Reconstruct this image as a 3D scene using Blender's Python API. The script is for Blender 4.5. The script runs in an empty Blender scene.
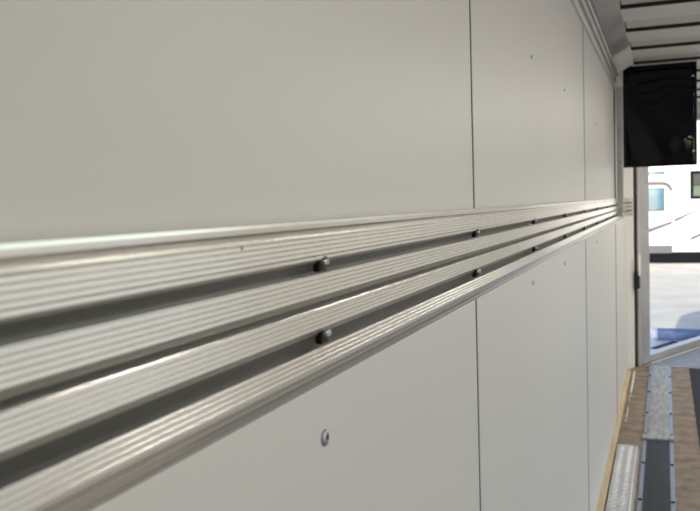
import bpy, bmesh, math, random
from mathutils import Vector, Matrix
random.seed(7)
S = bpy.context.scene
C = S.collection
R = math.radians

# ------------------------------------------------------------------ camera
cam_d = bpy.data.cameras.new('camera')
cam = bpy.data.objects.new('camera', cam_d)
C.objects.link(cam)
S.camera = cam
cam_d.sensor_width = 36.0
cam_d.lens = 830.0 / 700.0 * 36.0
cam_d.clip_start = 0.02
cam_d.clip_end = 400
right = Vector((0.93475455, 0.35400292, -0.03026312))
down = Vector((-0.00655082, -0.06799104, -0.99766443))
fwd = Vector((-0.35523375, 0.93276961, -0.06123592))
CAM = Vector((0.272, 0.0, 1.30))
m = Matrix((( right.x, -down.x, -fwd.x, CAM.x),
            ( right.y, -down.y, -fwd.y, CAM.y),
            ( right.z, -down.z, -fwd.z, CAM.z),
            (0, 0, 0, 1)))
cam.matrix_world = m
cam_d.dof.use_dof = True
cam_d.dof.focus_distance = 1.15
cam_d.dof.aperture_fstop = 12.5

# ------------------------------------------------------------------ world, sun, exposure
W = bpy.data.worlds.new('sky')
S.world = W
W.use_nodes = True
wn = W.node_tree
wn.nodes.clear()
sky = wn.nodes.new('ShaderNodeTexSky')
sky.sky_type = 'NISHITA'
sky.sun_disc = False
sky.sun_elevation = R(25)
sky.sun_rotation = R(180)
sky.dust_density = 1.0
bg = wn.nodes.new('ShaderNodeBackground')
bg.inputs['Strength'].default_value = 0.20
wo = wn.nodes.new('ShaderNodeOutputWorld')
wn.links.new(sky.outputs[0], bg.inputs[0])
wn.links.new(bg.outputs[0], wo.inputs[0])

sd = bpy.data.lights.new('sun', 'SUN')
sun = bpy.data.objects.new('sun', sd)
C.objects.link(sun)
sd.energy = 3.3
sd.angle = R(0.55)
sd.color = (1.0, 0.93, 0.82)
sun.rotation_euler = Vector((0.075, 1.0, -0.466)).to_track_quat('-Z', 'Y').to_euler()

S.view_settings.view_transform = 'Standard'
S.view_settings.look = 'None'
S.view_settings.gamma = 1.0
S.view_settings.use_curve_mapping = False
S.view_settings.exposure = 0.46
FILL = 8.0           # unseen ceiling lamps added as fill light, watts each

# ------------------------------------------------------------------ materials
def mat(name, col, rough=0.6, metal=0.0, noise=0.0, scale=8.0, stretch=(1, 1, 1), bump=0.0, bscale=200.0,
        col2=None, coat=0.0, emit=None, estr=0.0, trans=0.0, spec=0.5, rnoise=0.0):
    M = bpy.data.materials.new(name)
    M.use_nodes = True
    nt = M.node_tree
    b = nt.nodes['Principled BSDF']
    b.inputs['Base Color'].default_value = (*col, 1)
    b.inputs['Roughness'].default_value = rough
    b.inputs['Metallic'].default_value = metal
    b.inputs['Coat Weight'].default_value = coat
    b.inputs['Specular IOR Level'].default_value = spec
    b.inputs['Transmission Weight'].default_value = trans
    if emit:
        b.inputs['Emission Color'].default_value = (*emit, 1)
        b.inputs['Emission Strength'].default_value = estr
    if noise > 0 or col2 or bump or rnoise:
        tc = nt.nodes.new('ShaderNodeTexCoord')
        mp = nt.nodes.new('ShaderNodeMapping')
        mp.inputs['Scale'].default_value = stretch
        nt.links.new(tc.outputs['Object'], mp.inputs[0])
        nz = nt.nodes.new('ShaderNodeTexNoise')
        nz.inputs['Scale'].default_value = scale
        nz.inputs['Detail'].default_value = 6
        nt.links.new(mp.outputs[0], nz.inputs['Vector'])
        if noise > 0 or col2:
            cr = nt.nodes.new('ShaderNodeValToRGB')
            c2 = col2 or tuple(max(0, c * (1 - noise)) for c in col)
            cr.color_ramp.elements[0].position = 0.35
            cr.color_ramp.elements[1].position = 0.65
            cr.color_ramp.elements[0].color = (*c2, 1)
            cr.color_ramp.elements[1].color = (*col, 1)
            nt.links.new(nz.outputs[0], cr.inputs[0])
            nt.links.new(cr.outputs[0], b.inputs['Base Color'])
        if rnoise:
            mr = nt.nodes.new('ShaderNodeMapRange')
            mr.inputs[3].default_value = max(0.02, rough - rnoise)
            mr.inputs[4].default_value = min(1, rough + rnoise)
            nt.links.new(nz.outputs[0], mr.inputs[0])
            nt.links.new(mr.outputs[0], b.inputs['Roughness'])
        if bump:
            n2 = nt.nodes.new('ShaderNodeTexNoise')
            n2.inputs['Scale'].default_value = bscale
            nt.links.new(mp.outputs[0], n2.inputs['Vector'])
            bp = nt.nodes.new('ShaderNodeBump')
            bp.inputs['Strength'].default_value = bump
            bp.inputs['Distance'].default_value = 0.001
            nt.links.new(n2.outputs[0], bp.inputs['Height'])
            nt.links.new(bp.outputs[0], b.inputs['Normal'])
    return M

M = {}
M['panel'] = mat('white_wall_panel', (0.80, 0.78, 0.74), 0.42, noise=0.04, scale=1.3, stretch=(1, .3, 1.6), bump=0.05, bscale=60)
M['seam'] = mat('seam_strip', (0.66, 0.67, 0.70), 0.35)
M['seamdark'] = mat('seam_gap', (0.12, 0.13, 0.15), 0.7)
M['rail'] = mat('brushed_aluminium_rail', (0.92, 0.89, 0.83), 0.20, 0.76)
M['grooveshade'] = mat('shaded_channel_aluminium', (0.27, 0.27, 0.26), 0.38, 0.75)  # darker tone paints the shade deep inside the rail grooves
M['alu'] = mat('mill_aluminium', (0.74, 0.735, 0.72), 0.42, 0.85, noise=0.12, scale=6, stretch=(1, 1, 1), rnoise=0.08)
M['aludark'] = mat('dull_aluminium', (0.42, 0.42, 0.43), 0.45, 1.0, noise=0.15, scale=7, rnoise=0.05)
M['jamb'] = mat('grey_door_frame', (0.58, 0.58, 0.60), 0.42, 0.6, noise=0.12, scale=5)
M['rubber_shade'] = mat('black_rubber_and_shade', (0.012, 0.012, 0.013), 0.6)  # also colours the painted shadow lines of the ceiling
M['black'] = mat('gloss_black_sheet', (0.002, 0.002, 0.006), 0.06, spec=0.28)
M['bolt'] = mat('dark_steel_collar', (0.02, 0.02, 0.022), 0.4, 0.6)
M['boltsh'] = mat('polished_bolt_head', (0.75, 0.75, 0.74), 0.16, 1.0)
M['bolthead'] = mat('black_zinc_bolt_head', (0.34, 0.34, 0.35), 0.13, 1.0)
M['rivet'] = mat('zinc_rivet', (0.45, 0.46, 0.50), 0.35, 0.7)
M['ply'] = mat('stained_plywood_floor', (0.32, 0.245, 0.175), 0.65, col2=(0.17, 0.128, 0.093), scale=12, stretch=(1, 1, 1), bump=0.3, bscale=90)
M['pine'] = mat('raw_pine_edge', (0.74, 0.58, 0.36), 0.6, noise=0.25, scale=6, stretch=(8, .5, 8))
M['mat'] = mat('dark_floor_mat', (0.022, 0.025, 0.035), 0.85, noise=0.4, scale=80)
M['track'] = mat('bright_track_aluminium', (0.56, 0.55, 0.53), 0.5, 0.55, noise=0.35, scale=14, stretch=(3, .6, 1))
M['trackdark'] = mat('dark_ribbed_track', (0.035, 0.037, 0.043), 0.5, 0.2, noise=0.3, scale=6, stretch=(6, .6, 1))
M['flange'] = mat('track_flange', (0.34, 0.37, 0.45), 0.45, 0.8)
M['thresh'] = mat('grey_threshold_floor', (0.34, 0.34, 0.37), 0.55, 0.3, noise=0.25, scale=12)
M['caulk'] = mat('white_caulk_and_highlight', (0.8, 0.79, 0.75), 0.6)  # also colours the painted highlight along the sill
M['ceil'] = mat('ceiling_aluminium', (0.86, 0.85, 0.83), 0.55, 0.1, noise=0.08, scale=5)
M['ceildark'] = mat('ceiling_recess_aluminium', (0.70, 0.695, 0.675), 0.6, 0.15)
M['plastic_sun'] = mat('white_plastic_and_sun_patch', (0.88, 0.87, 0.84), 0.35)  # also colours the painted sun patch on the cove
M['ground'] = mat('pale_gravel_lot', (0.66, 0.62, 0.535), 0.9, noise=0.16, scale=1.2, bump=0.2, bscale=30)
M['rvwhite'] = mat('white_gelcoat', (0.86, 0.86, 0.85), 0.25)
M['rvgrey'] = mat('grey_stripe', (0.13, 0.13, 0.14), 0.6, spec=0.2)
M['glassblue'] = mat('blue_tinted_window', (0.11, 0.27, 0.37), 0.08, noise=0.45, scale=1.7, coat=0.5)
M['glassgrey'] = mat('grey_window_blind', (0.06, 0.065, 0.06), 0.6, spec=0.2)
M['glassgreen'] = mat('green_tinted_window', (0.15, 0.20, 0.14), 0.10, noise=0.3, scale=2.0)
M['darkunder'] = mat('dark_undercarriage', (0.010, 0.011, 0.014), 0.9, spec=0.05)
M['step'] = mat('pale_step_plate', (0.68, 0.72, 0.80), 0.5, 0.2)
M['bluepad'] = mat('blue_vinyl', (0.22, 0.32, 0.58), 0.35, noise=0.5, scale=6)
M['whitepad'] = mat('white_vinyl_end', (0.8, 0.82, 0.88), 0.5)
M['outer'] = mat('trailer_outer_skin', (0.75, 0.75, 0.75), 0.35)
M['lamp'] = mat('fill_diffuser', (0.9, 0.9, 0.88), 0.5, emit=(1.0, 0.95, 0.86), estr=3.0)  # glow of the added fill lamps
M['hub'] = mat('wheel_hub', (0.6, 0.6, 0.62), 0.3, 1.0)

# ------------------------------------------------------------------ helpers
def obj(name, bm, m_, parent=None, smooth=False, bevel=0.0, seg=2):
    me = bpy.data.meshes.new(name)
    bmesh.ops.recalc_face_normals(bm, faces=bm.faces)
    bm.to_mesh(me)
    bm.free()
    ms = m_ if isinstance(m_, (list, tuple)) else [m_]
    for q in ms:
        me.materials.append(q)
    if smooth:
        for p in me.polygons:
            p.use_smooth = True
    o = bpy.data.objects.new(name, me)
    C.objects.link(o)
    if parent:
        o.parent = parent
    if bevel:
        b = o.modifiers.new('bevel', 'BEVEL')
        b.width = bevel
        b.segments = seg
        b.limit_method = 'ANGLE'
        b.angle_limit = R(40)
    return o

def box(bm, x0, x1, y0, y1, z0, z1, mi=0, T=None):
    vs = [Vector((x, y, z)) for x in (x0, x1) for y in (y0, y1) for z in (z0, z1)]
    if T is not None:
        vs = [T @ v for v in vs]
    v = [bm.verts.new(p) for p in vs]
    for f in ((0, 1, 3, 2), (4, 6, 7, 5), (0, 4, 5, 1), (2, 3, 7, 6), (0, 2, 6, 4), (1, 5, 7, 3)):
        bm.faces.new([v[i] for i in f]).material_index = mi

def bxm(*a, **k):
    bm = bmesh.new()
    box(bm, *a, **k)
    return bm

def prism(bm, pts, y0, y1, T=None, mi=0, axis='y'):
    """closed polygon (a,b) swept along an axis"""
    def P(a, b, y):
        p = Vector((a, y, b)) if axis == 'y' else (Vector((a, b, y)) if axis == 'z' else Vector((y, a, b)))
        return T @ p if T is not None else p
    A = [bm.verts.new(P(a, b, y0)) for a, b in pts]
    B = [bm.verts.new(P(a, b, y1)) for a, b in pts]
    n = len(pts)
    for i in range(n):
        bm.faces.new((A[i], A[(i + 1) % n], B[(i + 1) % n], B[i])).material_index = mi
    bm.faces.new(A).material_index = mi
    bm.faces.new(B[::-1]).material_index = mi

def lathe(bm, prof, seg=20, T=None, mi=0):
    """profile (r,h) turned about local z"""
    rings = []
    for r, h in prof:
        ring = []
        if r < 1e-6:
            p = Vector((0, 0, h))
            ring = [bm.verts.new(T @ p if T is not None else p)]
        else:
            for i in range(seg):
                a = 2 * math.pi * i / seg
                p = Vector((r * math.cos(a), r * math.sin(a), h))
                ring.append(bm.verts.new(T @ p if T is not None else p))
        rings.append(ring)
    for A, B in zip(rings, rings[1:]):
        for i in range(seg):
            j = (i + 1) % seg
            q = []
            q += [A[i], A[j]] if len(A) > 1 else [A[0]]
            q += [B[j], B[i]] if len(B) > 1 else [B[0]]
            if len(q) >= 3:
                bm.faces.new(q).material_index = mi

def struct(name, bm, m_, parent=None, **k):
    o = obj(name, bm, m_, parent, **k)
    if parent is None:
        o['kind'] = 'structure'
    return o

def tag(o, label, cat, group=None):
    o['label'] = label
    o['category'] = cat
    if group:
        o['group'] = group
    return o

def thing(name, label, cat, loc, group=None):
    o = bpy.data.objects.new(name, None)
    C.objects.link(o)
    o.location = loc
    return tag(o, label, cat, group)

def put(root, *kids):
    """parent meshes built in world space without moving them (the script never rotates roots)"""
    for k in kids:
        k.parent = root
        k.matrix_parent_inverse = Matrix.Translation(-Vector(root.location))

def dup(o, off, parent=None):
    c = o.copy()
    C.objects.link(c)
    if parent is None:
        c.location = Vector(o.location) + Vector(off)
    else:
        c.parent = parent
    for ch in [q for q in list(bpy.data.objects) if q.parent == o and q is not c]:
        d = ch.copy()
        C.objects.link(d)
        d.parent = c
    return c

# frame along the slanted nose wall: local x = outward normal (to -x,+y), local y along the wall, z up
PH = math.atan2(0.4195, 0.9078)
u = Vector((math.sin(PH), math.cos(PH), 0))
n = Vector((-math.cos(PH), math.sin(PH), 0))
ORI = Vector((0, 6.5, 0))
NT = Matrix(((n.x, u.x, 0, ORI.x), (n.y, u.y, 0, ORI.y), (0, 0, 1, 0), (0, 0, 0, 1)))
CEIL = 2.05
WT = 0.05                      # wall thickness
YR = -3.5                      # rear wall
XW = 2.40                      # right wall
NL = 2.86                      # length of each nose wall
D0, D1 = 0.352, 1.62          # door opening along the nose wall

# ------------------------------------------------------------------ ground and trailer shell
struct('ground', bxm(-45, 45, -30, 90, -0.75, -0.55), M['ground'])

def nose_poly():
    tip = ORI + u * NL
    return [(0, 6.5), (tip.x, tip.y), (XW, 6.5)]
tip = ORI + u * NL
bm = bmesh.new()
prism(bm, [(-WT, YR - WT), (-WT, 6.5), (tip.x, tip.y + 0.05), (XW + WT, 6.5), (XW + WT, YR - WT)], -0.12, 0.0, axis='z')
struct('floor', bm, M['ply'])

# left wall: backing + panels + seam strips
wl = struct('wall_left', bxm(-WT, -0.004, YR, 6.5, 0.0, CEIL + 0.045), M['outer'])
seams = [1.249 - 1.91 * 2, 1.249 - 1.91, 1.249, 3.13, 5.08]
ys = [YR] + seams + [6.5]
for a, b in zip(ys, ys[1:]):
    obj('panel', bxm(-0.004, 0.0, a + 0.001, b - 0.001, 0.0, CEIL), M['panel'], wl)
for i, s in enumerate(seams):
    if i == 4:
        continue
    w = 0.0026 if i < 3 else 0.006
    t = struct('trim_%d' % (i + 1), bxm(0.0, 0.0018, s, s + 2 * w, 0.0, CEIL - 0.13), M['seam'])
    obj('gap', bxm(0.0, 0.0006, s - 0.9 * w, s, 0.0, CEIL - 0.13), M['seamdark'], t)
t = struct('trim_5', bxm(0.0, 0.004, 5.03, 5.11, 1.29, CEIL - 0.13), M['rubber_shade'])
t = struct('trim_6', bxm(0.0, 0.002, 5.06, 5.075, 0.0, 1.14), M['seamdark'])

# right wall with an unseen side opening, added to let daylight in
bm = bmesh.new()
OY0, OY1, OZ1 = -0.4, 4.8, 1.80
box(bm, XW, XW + WT, YR, OY0, 0, CEIL + 0.045)
box(bm, XW, XW + WT, OY1, 6.5, 0, CEIL + 0.045)
box(bm, XW, XW + WT, OY0, OY1, OZ1, CEIL + 0.045)
struct('wall_right', bm, M['panel'])
struct('wall_rear', bxm(0, XW, YR - WT, YR, 0, CEIL + 0.045), M['panel'])

# nose walls
bm = bmesh.new()
box(bm, 0, WT, 0.0, 0.120, 0, CEIL + 0.05, T=NT)
box(bm, 0, WT, D1 + 0.06, NL, 0, CEIL + 0.05, T=NT)
box(bm, 0, WT, 0.120, D1 + 0.06, 1.98, CEIL + 0.05, T=NT)
struct('wall_nose_left', bm, M['panel'])
NT2 = Matrix(((-n.x, -u.x, 0, XW), (n.y, u.y, 0, 6.5), (0, 0, 1, 0), (0, 0, 0, 1)))
struct('wall_nose_right', bxm(0, WT, 0, NL, 0, CEIL + 0.05, T=NT2), M['panel'])

# door frame in the slanted nose wall
dr = struct('door_1', bxm(-0.012, WT + 0.02, 0.172, D0, 0.0, 1.98, T=NT), M['jamb'], bevel=0.006)
obj('stop_strip', bxm(-0.022, -0.010, 0.146, 0.172, 0.0, 1.98, T=NT), M['alu'], dr)
obj('seal', bxm(-0.004, WT, 0.120, 0.146, 0.0, 1.98, T=NT), M['rubber_shade'], dr)
obj('jamb', bxm(-0.012, WT + 0.02, D1, D1 + 0.07, 0.0, 1.98, T=NT), M['jamb'], dr, bevel=0.006)
obj('sill', bxm(-0.012, WT + 0.02, D0, D1, 0.0, 0.058, T=NT), M['jamb'], dr, bevel=0.005)
obj('header', bxm(-0.012, WT + 0.02, D0, D1, 1.93, 1.98, T=NT), M['jamb'], dr)
obj('sill_highlight', bxm(-0.045, -0.030, D0 - 0.03, D1, 0.0, 0.006, T=NT), M['caulk'], dr)  # white strip stands in for the highlight along the sill edge
la = obj('latch', bxm(-0.040, -0.010, 0.100, 0.138, 0.60, 0.73, T=NT), M['rubber_shade'], dr, bevel=0.006)
obj('latch_handle', bxm(-0.052, -0.040, 0.100, 0.126, 0.70, 0.86, T=NT), M['plastic_sun'], la, bevel=0.005)
for k in range(5):
    bm = bmesh.new()
    T = NT @ Matrix.Translation((-0.012, 0.30, 0.35 + k * 0.35)) @ Matrix.Rotation(R(-90), 4, 'Y')
    lathe(bm, [(0.008, 0), (0.007, 0.003), (0, 0.005)], 12, T)
    obj('screw', bm, M['aludark'], dr, smooth=True)

# ceiling: recessed sheets between wide flat bows
cl = struct('ceiling', bxm(-WT, XW + WT, YR - WT, 6.5, CEIL + 0.045, CEIL + 0.70), M['ceildark'])  # unseen roof made thicker to lengthen the trailer's shadow outside
bm = bmesh.new()
prism(bm, [(-WT, 6.5), (XW + WT, 6.5), (tip.x, tip.y + 0.05)], CEIL + 0.045, CEIL + 0.70, axis='z')
obj('nose_roof', bm, M['ceildark'], cl)
PER, Y0 = 0.505, 3.56
k = -14
while Y0 + k * PER < 9.0:
    y = Y0 + k * PER
    if y > YR:
        x0, x1 = 0.095, XW - 0.095
        if y > 6.4:
            dx = (y + 0.3 - 6.5) * math.tan(PH)
            x0, x1 = max(0.095, dx + .0), min(XW - 0.095, XW - dx)
        if x1 - x0 > 0.1:
            # sheet between the bows and the lower bow behind it
            obj('bow', bxm(x0, x1, y, y + 0.243, CEIL - 0.004, CEIL + 0.045), M['ceil'], cl, bevel=0.002)
            obj('shade_line', bxm(x0 + 0.015, x1 - 0.015, y - 0.015, y - 0.0005, CEIL - 0.002, CEIL + 0.03), M['rubber_shade'], cl)  # black strip stands in for the shadow line before each bow
            obj('shade_line', bxm(x0 + 0.015, x1 - 0.015, y + 0.2435, y + 0.250, CEIL + 0.002, CEIL + 0.03), M['rubber_shade'], cl)  # thinner painted shadow line on the bow's far edge
            obj('sheet', bxm(x0 + 0.02, x1 - 0.02, y + 0.243, y + PER - 0.0155, CEIL + 0.012, CEIL + 0.045), M['ceildark'], cl)
    k += 1

# cove trim between the wall and the ceiling (left, right)
def cove(name, Tm):
    prof = [(0.0, 1.915), (0.010, 1.915), (0.013, 1.922), (0.013, 1.940), (0.001, 1.943), (0.001, 1.949),
            (0.018, 1.951), (0.022, 1.966), (0.004, 1.970), (0.004, 1.976), (0.026, 1.978), (0.030, 1.990),
            (0.010, 1.994), (0.010, 2.000), (0.034, 2.001), (0.110, 2.040), (0.110, 2.095), (0.0, 2.095)]
    bm = bmesh.new()
    prism(bm, prof, YR, 5.0, T=Tm)
    return struct(name, bm, M['alu'])
cv = cove('trim_7', None)
cove('trim_8', Matrix.Translation((XW, 0, 0)) @ Matrix.Scale(-1, 4, Vector((1, 0, 0))))
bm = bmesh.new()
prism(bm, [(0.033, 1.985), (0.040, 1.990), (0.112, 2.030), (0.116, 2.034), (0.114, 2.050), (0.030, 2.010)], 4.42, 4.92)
o = obj('cove_sun_patch', bm, M['plastic_sun'], cv)  # white piece standing in for a patch of sunlight on the cove

# rivets in the wall panels (heads of the panel fasteners)
for y, z in [(0.640, 1.103), (1.833, 1.118), (2.451, 1.112), (3.673, 1.109), (1.863, 1.61), (2.499, 1.613), (3.70, 1.612)]:
    bm = bmesh.new()
    T = Matrix.Translation((0.0, y, z)) @ Matrix.Rotation(R(90), 4, 'Y')
    s = 1.0 if y < 1 else (0.8 if z < 1.3 else 0.55)
    lathe(bm, [(0.0075 * s, 0), (0.0072 * s, 0.0015), (0.0045 * s, 0.0028), (0.0022 * s, 0.0030), (0.0019 * s, 0.0012), (0, 0.0010)], 20, T)
    obj('rivet', bm, M['rivet'], wl, smooth=True)
bm = bmesh.new()
T = Matrix.Translation((0.0, 0.640, 1.103)) @ Matrix.Rotation(R(90), 4, 'Y')
lathe(bm, [(0.0026, 0.0029), (0.0, 0.0034)], 12, T)
obj('rivet_core', bm, M['rubber_shade'], wl)

# ------------------------------------------------------------------ side wall cargo rail
# profile: list of (depth, height relative to the camera height 1.30)
def land(z0, z1, d, nrib, amp=0.0009):
    pts = []
    w = (z1 - z0) / nrib
    for i in range(nrib):
        a = z0 + i * w
        pts += [(d - amp, a + 0.04 * w), (d - amp * 0.25, a + 0.20 * w), (d, a + 0.38 * w), (d, a + 0.66 * w), (d - amp * 0.25, a + 0.84 * w), (d - amp, a + 0.96 * w)]
    return pts
F = 0.0140
def at(v, d):
    """height on the surface at depth d of a line whose height on the wall plane would be v below the eye level"""
    return (d, 1.30 + v * (0.272 - d) / 0.272)
def land(z0, z1, d0, nrib, amp=0.0006, d1=None):
    pts = []
    d1 = d0 if d1 is None else d1
    w = (z1 - z0) / nrib
    for i in range(nrib):
        a = z0 + i * w
        d = d0 + (d1 - d0) * (i + 0.5) / nrib
        pts += [at(a + 0.03 * w, d - amp), at(a + 0.14 * w, d - amp * 0.25), at(a + 0.24 * w, d), at(a + 0.80 * w, d), at(a + 0.89 * w, d - amp * 0.25), at(a + 0.97 * w, d - amp)]
    return pts
def groove(z0, z1, deep):
    """lower lip z0, upper lip z1: a sloping upper face running down to a deep slot tucked behind the lower lip"""
    h = z1 - z0
    return [at(z0, F - 0.0008), at(z0 + 0.02 * h, F - 0.0030), at(z0 - 0.04 * h, F - deep), at(z0 + 0.26 * h, F - deep), at(z0 + 0.40 * h, F - deep * 0.93),
            at(z0 + 0.62 * h, F - deep * 0.74), at(z0 + 0.84 * h, F - deep * 0.50), at(z0 + 0.90 * h, F - deep * 0.44), at(z0 + 0.93 * h, F - deep * 0.20), at(z0 + 0.99 * h, F - deep * 0.14)]
zz = lambda v: 1.30 + v * (0.272 - 0.009) / 0.272
prof = [(0.0, at(-0.1506, 0)[1]), at(-0.1502, 0.0028), at(-0.1480, 0.0040), at(-0.1462, 0.0042), at(-0.1458, 0.0050), at(-0.1418, 0.0066), at(-0.1412, 0.0082), at(-0.1372, 0.0104), at(-0.1366, 0.0118)]
prof += land(-0.1360, -0.1200, F, 4)
G0 = len(prof)
prof += groove(-0.1195, -0.1048, 0.0132)
prof += land(-0.1040, -0.0865, F, 5)
prof += groove(-0.0860, -0.0772, 0.0115)
prof += land(-0.0768, -0.0583, F, 5)
prof += groove(-0.0575, -0.0455, 0.0132)
G1 = len(prof)
prof += [at(-0.0450, F - 0.0012), at(-0.0425, F - 0.0010)]
prof += land(-0.0422, -0.0268, F, 4)
prof += [at(-0.0264, F - 0.0014), at(-0.0256, F - 0.0052), at(-0.0236, F - 0.0056), at(-0.0218, F - 0.0052), at(-0.0214, F - 0.0030),
         at(-0.0205, F - 0.0022), at(-0.0185, F - 0.0010), at(-0.0150, F - 0.0004), at(-0.0126, F - 0.0006), at(-0.0118, F - 0.0016), at(-0.0114, F - 0.006), (0.0, at(-0.0114, 0)[1])]
rail = thing('cargo_rail', 'long ribbed silver aluminium cargo rail running along the white side wall', 'rail', (0, 1.5, 1.22))
def rail_mesh(y0, y1, T=None):
    bm = bmesh.new()
    prism(bm, prof, y0, y1, T=T)
    bm.faces.ensure_lookup_table()
    N = len(prof)
    for i in range(N):
        (d0, _a), (d1, _b) = prof[i], prof[(i + 1) % N]
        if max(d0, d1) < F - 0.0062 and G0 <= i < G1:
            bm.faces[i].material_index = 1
    return bm
rb = obj('rail_body', rail_mesh(YR + 0.3, 6.49), [M['rail'], M['grooveshade']])
put(rail, rb)
bm = bmesh.new()
lathe(bm, [(0.0016, 0.0), (0.0013, 0.0004), (0.0, 0.0005)], 9, Matrix.Translation((F - 0.0004, 0.480, zz(-0.0275))) @ Matrix.Rotation(R(90), 4, 'Y'))
nk = obj('nick', bm, M['rubber_shade'])
put(rail, nk)
# bolts: dark square collar with a polished dome, seated in the upper and the lower groove
bolt_rows = [-0.0478, -0.1088]
first = None
for iy in range(11):
    y = (0.645 + 0.6115 * (iy - 1)) * 0.967
    for zr in bolt_rows:
        if first is None:
            bm = bmesh.new()
            box(bm, 0.0, 0.0065, -0.0076, 0.0076, -0.0078, 0.0078)
            c0 = obj('bolt', bm, M['bolt'], bevel=0.0015)
            bm = bmesh.new()
            lathe(bm, [(0.0058, 0), (0.0058, 0.0008), (0.0052, 0.0024), (0.0038, 0.0038), (0.0020, 0.0046), (0.0, 0.0048)], 24, Matrix.Translation((0.0065, 0, 0)) @ Matrix.Rotation(R(90), 4, 'Y'))
            h0 = obj('bolt_head', bm, M['bolthead'], smooth=True)
            h0.parent = c0
            first = c0
            b = c0
        else:
            b = first.copy(); C.objects.link(b)
            h = h0.copy(); C.objects.link(h); h.parent = b
        b.parent = rail
        b.location = Vector((0.0045, y, zz(zr))) - Vector(rail.location)
# short length of the same rail that turns onto the slanted nose wall
r2 = obj('cargo_rail', rail_mesh(-0.0, 0.078, T=Matrix(((-n.x, u.x, 0, ORI.x), (-n.y, u.y, 0, ORI.y), (0, 0, 1, 0), (0, 0, 0, 1))) @ Matrix.Translation((0.0005, 0.008, 0))), [M['rail'], M['grooveshade']])
tag(r2, 'short end piece of ribbed aluminium rail beside the grey door frame', 'rail')

# ------------------------------------------------------------------ post and black panel
post = thing('wall_post', 'slim grey metal upright fixed to the wall, crossing the cargo rail', 'post', (0.03, 5.1, 1.2))
pb = obj('tube', bxm(0.012, 0.048, 5.075, 5.125, 1.205, 1.93), M['jamb'], bevel=0.003)
kids = [pb]
for z in (1.24, 1.50, 1.68, 1.86):
    bm = bmesh.new()
    lathe(bm, [(0.006, 0), (0.005, 0.003), (0, 0.004)], 12, Matrix.Translation((0.030, 5.075, z)) @ Matrix.Rotation(R(90), 4, 'X'))
    kids.append(obj('screw', bm, M['boltsh'], smooth=True))
kids.append(obj('foot', bxm(0.0125, 0.046, 5.07, 5.13, 1.180, 1.205), M['jamb'], bevel=0.006))
put(post, *kids)

bp = thing('black_panel', 'glossy black rectangular panel hanging below the ribbed ceiling by the doorway', 'panel', (0.25, 5.12, 1.47))
bm = bmesh.new()
nx, nz = 24, 28
X0, X1, Z0, Z1 = 0.048, 0.437, 1.466, 2.052
import math as _m
grid = []
for i in range(nx + 1):
    row = []
    for j in range(nz + 1):
        a, b = i / nx, j / nz
        dy = -0.014 * _m.exp(-((a - 0.82) ** 2 + (b - 0.24) ** 2) / 0.010) + 0.005 * _m.sin(7 * a + 5 * b) * (1 - b) * 0.6
        edge = min(a, 1 - a, b, 1 - b)
        dy *= min(1, edge / 0.06)
        row.append(bm.verts.new((X0 + a * (X1 - X0), 5.118 + dy, Z0 + b * (Z1 - Z0))))
    grid.append(row)
for i in range(nx):
    for j in range(nz):
        bm.faces.new((grid[i][j], grid[i + 1][j], grid[i + 1][j + 1], grid[i][j + 1]))
ext = bmesh.ops.extrude_face_region(bm, geom=bm.faces[:])
for v in [g for g in ext['geom'] if isinstance(g, bmesh.types.BMVert)]:
    v.co.y = 5.146
sheet = obj('sheet', bm, M['black'], smooth=True)
kids = [sheet]
for z in (1.545, 1.965):
    bm = bmesh.new()
    lathe(bm, [(0.007, 0), (0.006, 0.004), (0, 0.005)], 14, Matrix.Translation((0.425, 5.1175, z)) @ Matrix.Rotation(R(90), 4, 'X'))
    kids.append(obj('screw', bm, M['boltsh'], smooth=True))
kids.append(obj('edge_frame', bxm(0.4375, 0.444, 5.114, 5.150, Z0, Z1), M['rubber_shade']))
put(bp, *kids)

# ------------------------------------------------------------------ floor fittings
e = tag(obj('edge_board', bxm(0.0005, 0.027, YR + .01, 6.42, 0.0, 0.012), M['pine'], bevel=0.002),
        'pale raw wood strip along the foot of the white wall', 'board')

# white caulk bead on the plywood near the door frame
bm = bmesh.new()
pts = []
yy = 4.95
while yy < 6.42:
    yy += random.uniform(0.02, 0.05)
    pts.append((0.052 + random.uniform(-0.0025, 0.0025), yy))
pr = None
for i, (x, y) in enumerate(pts):
    w = 0.0065 if y > 5.75 else 0.0025 * random.choice((0, 1, 1.3))
    cur = [bm.verts.new((x - w, y, 0.0003)), bm.verts.new((x, y, 0.0003 + w * .6)), bm.verts.new((x + w, y, 0.0003))]
    if pr:
        bm.faces.new((pr[0], pr[1], cur[1], cur[0])); bm.faces.new((pr[1], pr[2], cur[2], cur[1])); bm.faces.new((pr[2], pr[0], cur[0], cur[2]))
    pr = cur
tag(obj('caulk_bead', bm, M['caulk']), 'ragged white line of caulk on the wooden floor below the door frame', 'caulk')

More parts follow.
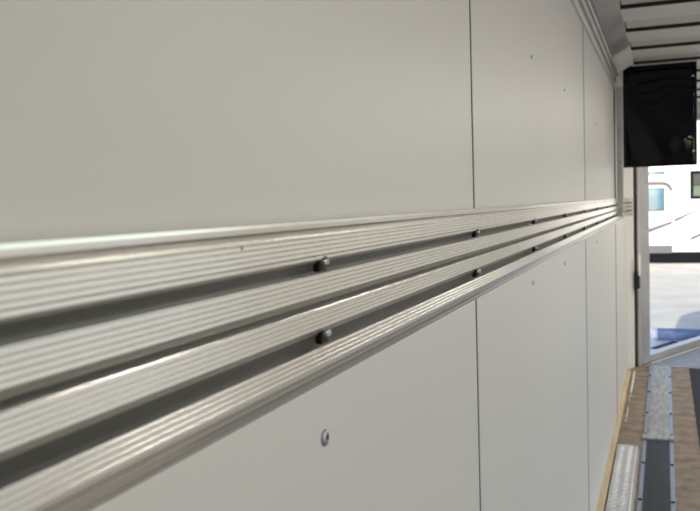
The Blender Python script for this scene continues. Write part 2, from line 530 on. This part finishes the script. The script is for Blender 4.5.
def track(name, label, y0, y1, mcore, mfl, zt, lip):
    root = thing(name, label, 'floor track', (0.23, (y0 + y1) / 2, 0), None)
    xa, xb = 0.155, 0.305
    kids = []
    core = []
    a, b = xa + 0.019, xb - 0.019
    N = 9
    w = (b - a) / N
    core.append((a, 0.0)); core.append((a, zt))
    for i in range(N):
        s = a + i * w
        core += [(s + 0.12 * w, zt), (s + 0.25 * w, zt + 0.004), (s + 0.62 * w, zt + 0.004), (s + 0.78 * w, zt)]
    core += [(b, zt), (b, 0.0)]
    bm = bmesh.new()
    prism(bm, core, y0, y1)
    kids.append(obj('ribbed_deck', bm, mcore))
    for x0, x1 in ((xa, a), (b, xb)):
        kids.append(obj('flange', bxm(x0, x1 - 0.0002, y0, y1, 0.0, zt - 0.002), mfl, bevel=0.0015))
    if lip:
        bm = bmesh.new()
        N2 = 12
        pl = [(y0 - 0.004, 0.0), (y0 - 0.004, zt + 0.006), (y0 + 0.05, zt + 0.0062), (y0 + 0.08, zt + 0.0045), (y0 + 0.08, 0.0)]
        prism(bm, pl, xa - 0.004, xb + 0.004, axis='x')
        for i in range(N2):
            xx = xa + 0.012 + i * (xb - xa - 0.024) / (N2 - 1)
            box(bm, xx - 0.002, xx + 0.002, y0 - 0.002, y0 + 0.05, zt + 0.006, zt + 0.009)
        kids.append(obj('end_lip', bm, mcore, bevel=0.001))
    y = 0.0
    for (yl) in [5.73 + 0.0, 5.17, 4.70, 4.19, 3.67, 3.16, 6.25, 2.65]:
        if y0 + 0.03 < yl < y1:
            for x in (xa + 0.0095, xb - 0.0095):
                bm = bmesh.new()
                zb = zt + 0.0088 if (lip and yl < y0 + 0.09) else zt - 0.002
                lathe(bm, [(0.0075, 0), (0.007, 0.004), (0.004, 0.006), (0, 0.0063)], 14, Matrix.Translation((x, yl, zb)))
                kids.append(obj('bolt', bm, M['bolt'], smooth=True))
    put(root, *kids)
    return root
track('floor_track', 'bright silver ribbed floor track, the far length ending at the doorway', 4.60, 6.62, M['track'], M['flange'], 0.012, True)
track('floor_track', 'dark ribbed floor track with pale side flanges, the near length', 1.6, 4.585, M['trackdark'], M['flange'], 0.009, False)

# patterned aluminium plate beside the wall
pl = thing('tread_plate', 'narrow silver aluminium tread plate with raised pattern beside the pale wood strip', 'plate', (0.08, 3.4, 0))
bm = bmesh.new()
prism(bm, [(0.034, 0.0), (0.036, 0.022), (0.126, 0.022), (0.131, 0.019), (0.143, 0.0)], 1.6, 4.43)
kids = [obj('plate_body', bm, M['alu'], bevel=0.0015)]
bm = bmesh.new()
yy = 1.65
r_ = 0
while yy < 4.41:
    for c in range(4):
        x = 0.046 + c * 0.020 + (0.010 if r_ % 2 else 0)
        if x > 0.118:
            continue
        T = Matrix.Translation((x, yy, 0.0218)) @ Matrix.Rotation(R(40 if (r_ + c) % 2 else -40), 4, 'Z')
        v = [bm.verts.new(T @ Vector(p)) for p in ((-0.0095, 0, 0), (0, -0.0034, 0), (0.0095, 0, 0), (0, 0.0034, 0), (-0.004, 0, 0.0030), (0.004, 0, 0.0030))]
        for f in ((0, 1, 4), (1, 5, 4), (1, 2, 5), (2, 3, 5), (3, 4, 5), (3, 0, 4)):
            bm.faces.new([v[q] for q in f])
    yy += 0.024
    r_ += 1
pt = obj('raised_pattern', bm, M['alu'])
pt['kind'] = 'stuff'
kids.append(pt)
kids.append(obj('bright_rib', bxm(0.119, 0.1245, 1.6, 4.43, 0.0215, 0.0245), M['boltsh'], bevel=0.001))
put(pl, *kids)

# dark mat on the right
bm = bmesh.new()
box(bm, 0.432, 1.70, 2.2, 6.60, 0.0, 0.007)
tag(obj('floor_mat', bm, M['mat'], bevel=0.003), 'dark flat floor mat on the brown plywood to the right of the tracks', 'mat')

# grey threshold plate in the nose
bm = bmesh.new()
P0 = ORI + u * 0.14 - n * 0.02
pp = [(0.085, 6.635), (XW - 0.085, 6.635), (XW - 0.035, 6.66)]
ta = ORI + u * (NL - 0.1)
pp += [(tip.x, tip.y - 0.20), (0.11, 6.66)]
prism(bm, [(0.10, 6.64), (XW - 0.10, 6.64), (tip.x, tip.y - 0.26)], 0.0, 0.003, axis='z')
tag(obj('threshold_plate', bm, M['thresh']), 'grey metal threshold plate on the floor inside the doorway sill', 'plate')

# unseen ceiling lamps added to brighten the interior (behind and beside the viewpoint)
for i, (x, y) in enumerate(((1.5, -1.6), (1.5, 0.5), (1.5, 2.6), (1.5, 4.75), (1.3, 6.6))):
    t = thing('fill_lamp', 'flat white fill lamp added on the metal ceiling, ' + ('nearest the rear wall', 'before the added side opening', 'above the near end of the added side opening', 'above the far end of the added side opening', 'nearest the slanted doorway')[i], 'lamp', (x, y, CEIL), 'added fill lamps along the trailer')
    fr = obj('fill_lamp_housing', bxm(x - 0.09, x + 0.09, y - 0.30, y + 0.30, CEIL - 0.045, CEIL - 0.015), M['plastic_sun'], bevel=0.006)
    df = obj('fill_lamp_diffuser', bxm(x - 0.075, x + 0.075, y - 0.28, y + 0.28, CEIL - 0.050, CEIL - 0.0455), M['lamp'])
    put(t, fr, df)
    ld = bpy.data.lights.new('fill_light', 'AREA')
    ld.shape = 'RECTANGLE'
    ld.size, ld.size_y = 0.15, 0.56
    ld.energy = FILL * (0.5, 0.8, 1.0, 1.3, 1.6)[i]
    ld.color = (1.0, 0.95, 0.86)
    lo = bpy.data.objects.new('fill_light', ld)
    C.objects.link(lo)
    lo.location = (x, y, CEIL - 0.055)
    put(t, lo)

# ------------------------------------------------------------------ outside the door
st = thing('entry_step', 'pale metal step platform just outside the door with a long dark hand slot', 'step', (0, 7.8, -0.1))
bm = bmesh.new()
def off(s, o_):
    p = ORI + u * s + n * o_
    return (p.x, p.y)
A = off(0.10, 0.075); B = off(2.25, 0.075)
poly = [A, B, (B[0] - 0.02, B[1] + 0.16), (-0.75, 8.70), (-0.95, 7.0)]
prism(bm, poly, -0.13, -0.10, axis='z')
k1 = obj('platform', bm, M['step'], bevel=0.004)
kids = [k1]
# slot handle
a = Vector((0.165, 8.00, -0.0995)); b = Vector((0.355, 8.40, -0.0995))
dv = (b - a).normalized(); pv = Vector((-dv.y, dv.x, 0)) * 0.030
bm = bmesh.new()
q = [a - pv, a + pv, b + pv, b - pv]
lo_ = [bm.verts.new(p) for p in q]
hi_ = [bm.verts.new(p + Vector((0, 0, 0.010))) for p in q]
bm.faces.new(hi_)
bm.faces.new(lo_[::-1])
for i in range(4):
    bm.faces.new((lo_[i], lo_[(i + 1) % 4], hi_[(i + 1) % 4], hi_[i]))
kids.append(obj('hand_slot', bm, M['rubber_shade'], bevel=0.006))
for x, y in ((-0.6, 7.25), (-0.5, 8.55), (0.3, 8.50), (0.85, 8.62)):
    kids.append(obj('leg', bxm(x - 0.02, x + 0.02, y - 0.02, y + 0.02, -0.55, -0.13), M['aludark']))
put(st, *kids)

rl = thing('rolled_pad', 'blue rolled pad with a white end lying on the step platform', 'pad', (0.4, 8.50, -0.098))
T = Matrix.Translation((0.135, 8.50, -0.0395)) @ Matrix.Rotation(R(90), 4, 'Y')
bm = bmesh.new()
lathe(bm, [(0.0, 0.06), (0.057, 0.06), (0.0575, 0.07), (0.0575, 0.20), (0.055, 0.205), (0.0575, 0.21), (0.0575, 0.42), (0.055, 0.425), (0.0575, 0.43), (0.0575, 0.64), (0.055, 0.65), (0, 0.65)], 28, T)
k1 = obj('roll', bm, M['bluepad'], smooth=True)
bm = bmesh.new()
lathe(bm, [(0.0, 0.0), (0.040, 0.0), (0.054, 0.012), (0.0585, 0.03), (0.0585, 0.0605), (0.0, 0.0605)], 28, T)
k2 = obj('end_cap', bm, M['whitepad'], smooth=True)
put(rl, k1, k2)

# motorhome
RY = 24.0
rv = thing('motorhome', 'large white motorhome parked across the lot beyond the doorway', 'motorhome', (0, RY + 1.2, -0.55))
prof_rv = [(RY, -0.25), (RY, 3.05), (RY + 0.06, 3.25), (RY + 0.25, 3.38), (RY + 2.2, 3.38), (RY + 2.45, 3.2), (RY + 2.5, 3.0), (RY + 2.5, -0.25)]
bm = bmesh.new()
prism(bm, prof_rv, -5.5, 4.2, axis='x')
kids = [obj('body', bm, M['rvwhite'], bevel=0.04)]
kids.append(obj('undercarriage', bxm(-5.4, 4.1, RY + 0.03, RY + 2.3, -0.52, -0.25), M['darkunder']))
def window(x0, x1, z0, z1, glass, lower=None, fr=0.05):
    w = obj('window', bxm(x0, x1, RY - 0.03, RY + 0.01, z0, z1), M['darkunder'] if lower else M['rvgrey'], bevel=0.05 if lower else 0.015, seg=4)
    kids.append(w)
    p = obj('pane', bxm(x0 + fr, x1 - fr, RY - 0.036, RY - 0.028, (z0 + z1) / 2 if lower else z0 + fr, z1 - fr), glass)
    p.parent = w
    if lower:
        p = obj('pane', bxm(x0 + fr, x1 - fr, RY - 0.036, RY - 0.028, z0 + fr, (z0 + z1) / 2 - 0.02), lower)
        p.parent = w
    return w
window(-0.75, 0.26, 0.87, 1.50, M['glassblue'], fr=0.03)
window(0.90, 2.05, 1.17, 1.92, M['glassgrey'], M['glassgreen'], fr=0.08)
window(-3.2, -1.8, 1.1, 1.9, M['glassgrey'], M['glassgreen'], fr=0.08)
kids.append(obj('marker_strip', bxm(-0.8, 0.28, RY - 0.025, RY + 0.01, 1.86, 1.94), M['glassblue']))
# visor arm above the window
bm = bmesh.new()
pts = [(-0.9, 1.63), (0.20, 1.63), (0.32, 1.60), (0.40, 1.52), (0.43, 1.42)]
for (xa, za), (xb, zb) in zip(pts, pts[1:]):
    dx_, dz_ = xb - xa, zb - za
    L = math.hypot(dx_, dz_)
    nx_, nz_ = -dz_ / L * 0.035, dx_ / L * 0.035
    prism(bm, [(xa - nx_, za - nz_), (xb - nx_, zb - nz_), (xb + nx_, zb + nz_), (xa + nx_, za + nz_)], RY - 0.10, RY + 0.01)
kids.append(obj('visor', bm, M['rvgrey']))
def stripe(x0, z0, x1, z1, w0, w1):
    bm = bmesh.new()
    prism(bm, [(x0, z0 - w0), (x1, z1 - w1), (x1, z1 + w1), (x0, z0 + w0)], RY - 0.006, RY + 0.01)
    kids.append(obj('stripe', bm, M['rvgrey']))
stripe(-0.6, 0.18, 0.45, 0.56, 0.075, 0.04)
stripe(0.50, 0.60, 1.10, 0.89, 0.05, 0.015)
stripe(0.90, 0.10, 1.9, 0.58, 0.045, 0.045)
stripe(0.335, 0.52, 0.345, 0.80, 0.03, 0.03)
kids.append(obj('skirt', bxm(-5.4, 0.45, RY - 0.04, RY + 0.01, -0.27, -0.06), M['rvgrey']))
for x in (-3.6, -0.25 - 0.35, 2.9):
    bm = bmesh.new()
    T = Matrix.Translation((x, RY + 0.05, -0.10)) @ Matrix.Rotation(R(-90), 4, 'X')
    lathe(bm, [(0, 0.0), (0.22, 0.0), (0.24, -0.03), (0.40, -0.03), (0.45, 0.02), (0.45, 0.2), (0.40, 0.25), (0, 0.25)], 36, T)
    w = obj('wheel', bm, M['rubber_shade'], smooth=False)
    bm = bmesh.new()
    lathe(bm, [(0.21, -0.001), (0.20, -0.02), (0.08, -0.01), (0.06, -0.05), (0, -0.06)], 24, T)
    h = obj('hubcap', bm, M['hub'], smooth=True)
    h.parent = w
    kids.append(w)
put(rv, *[k for k in kids])
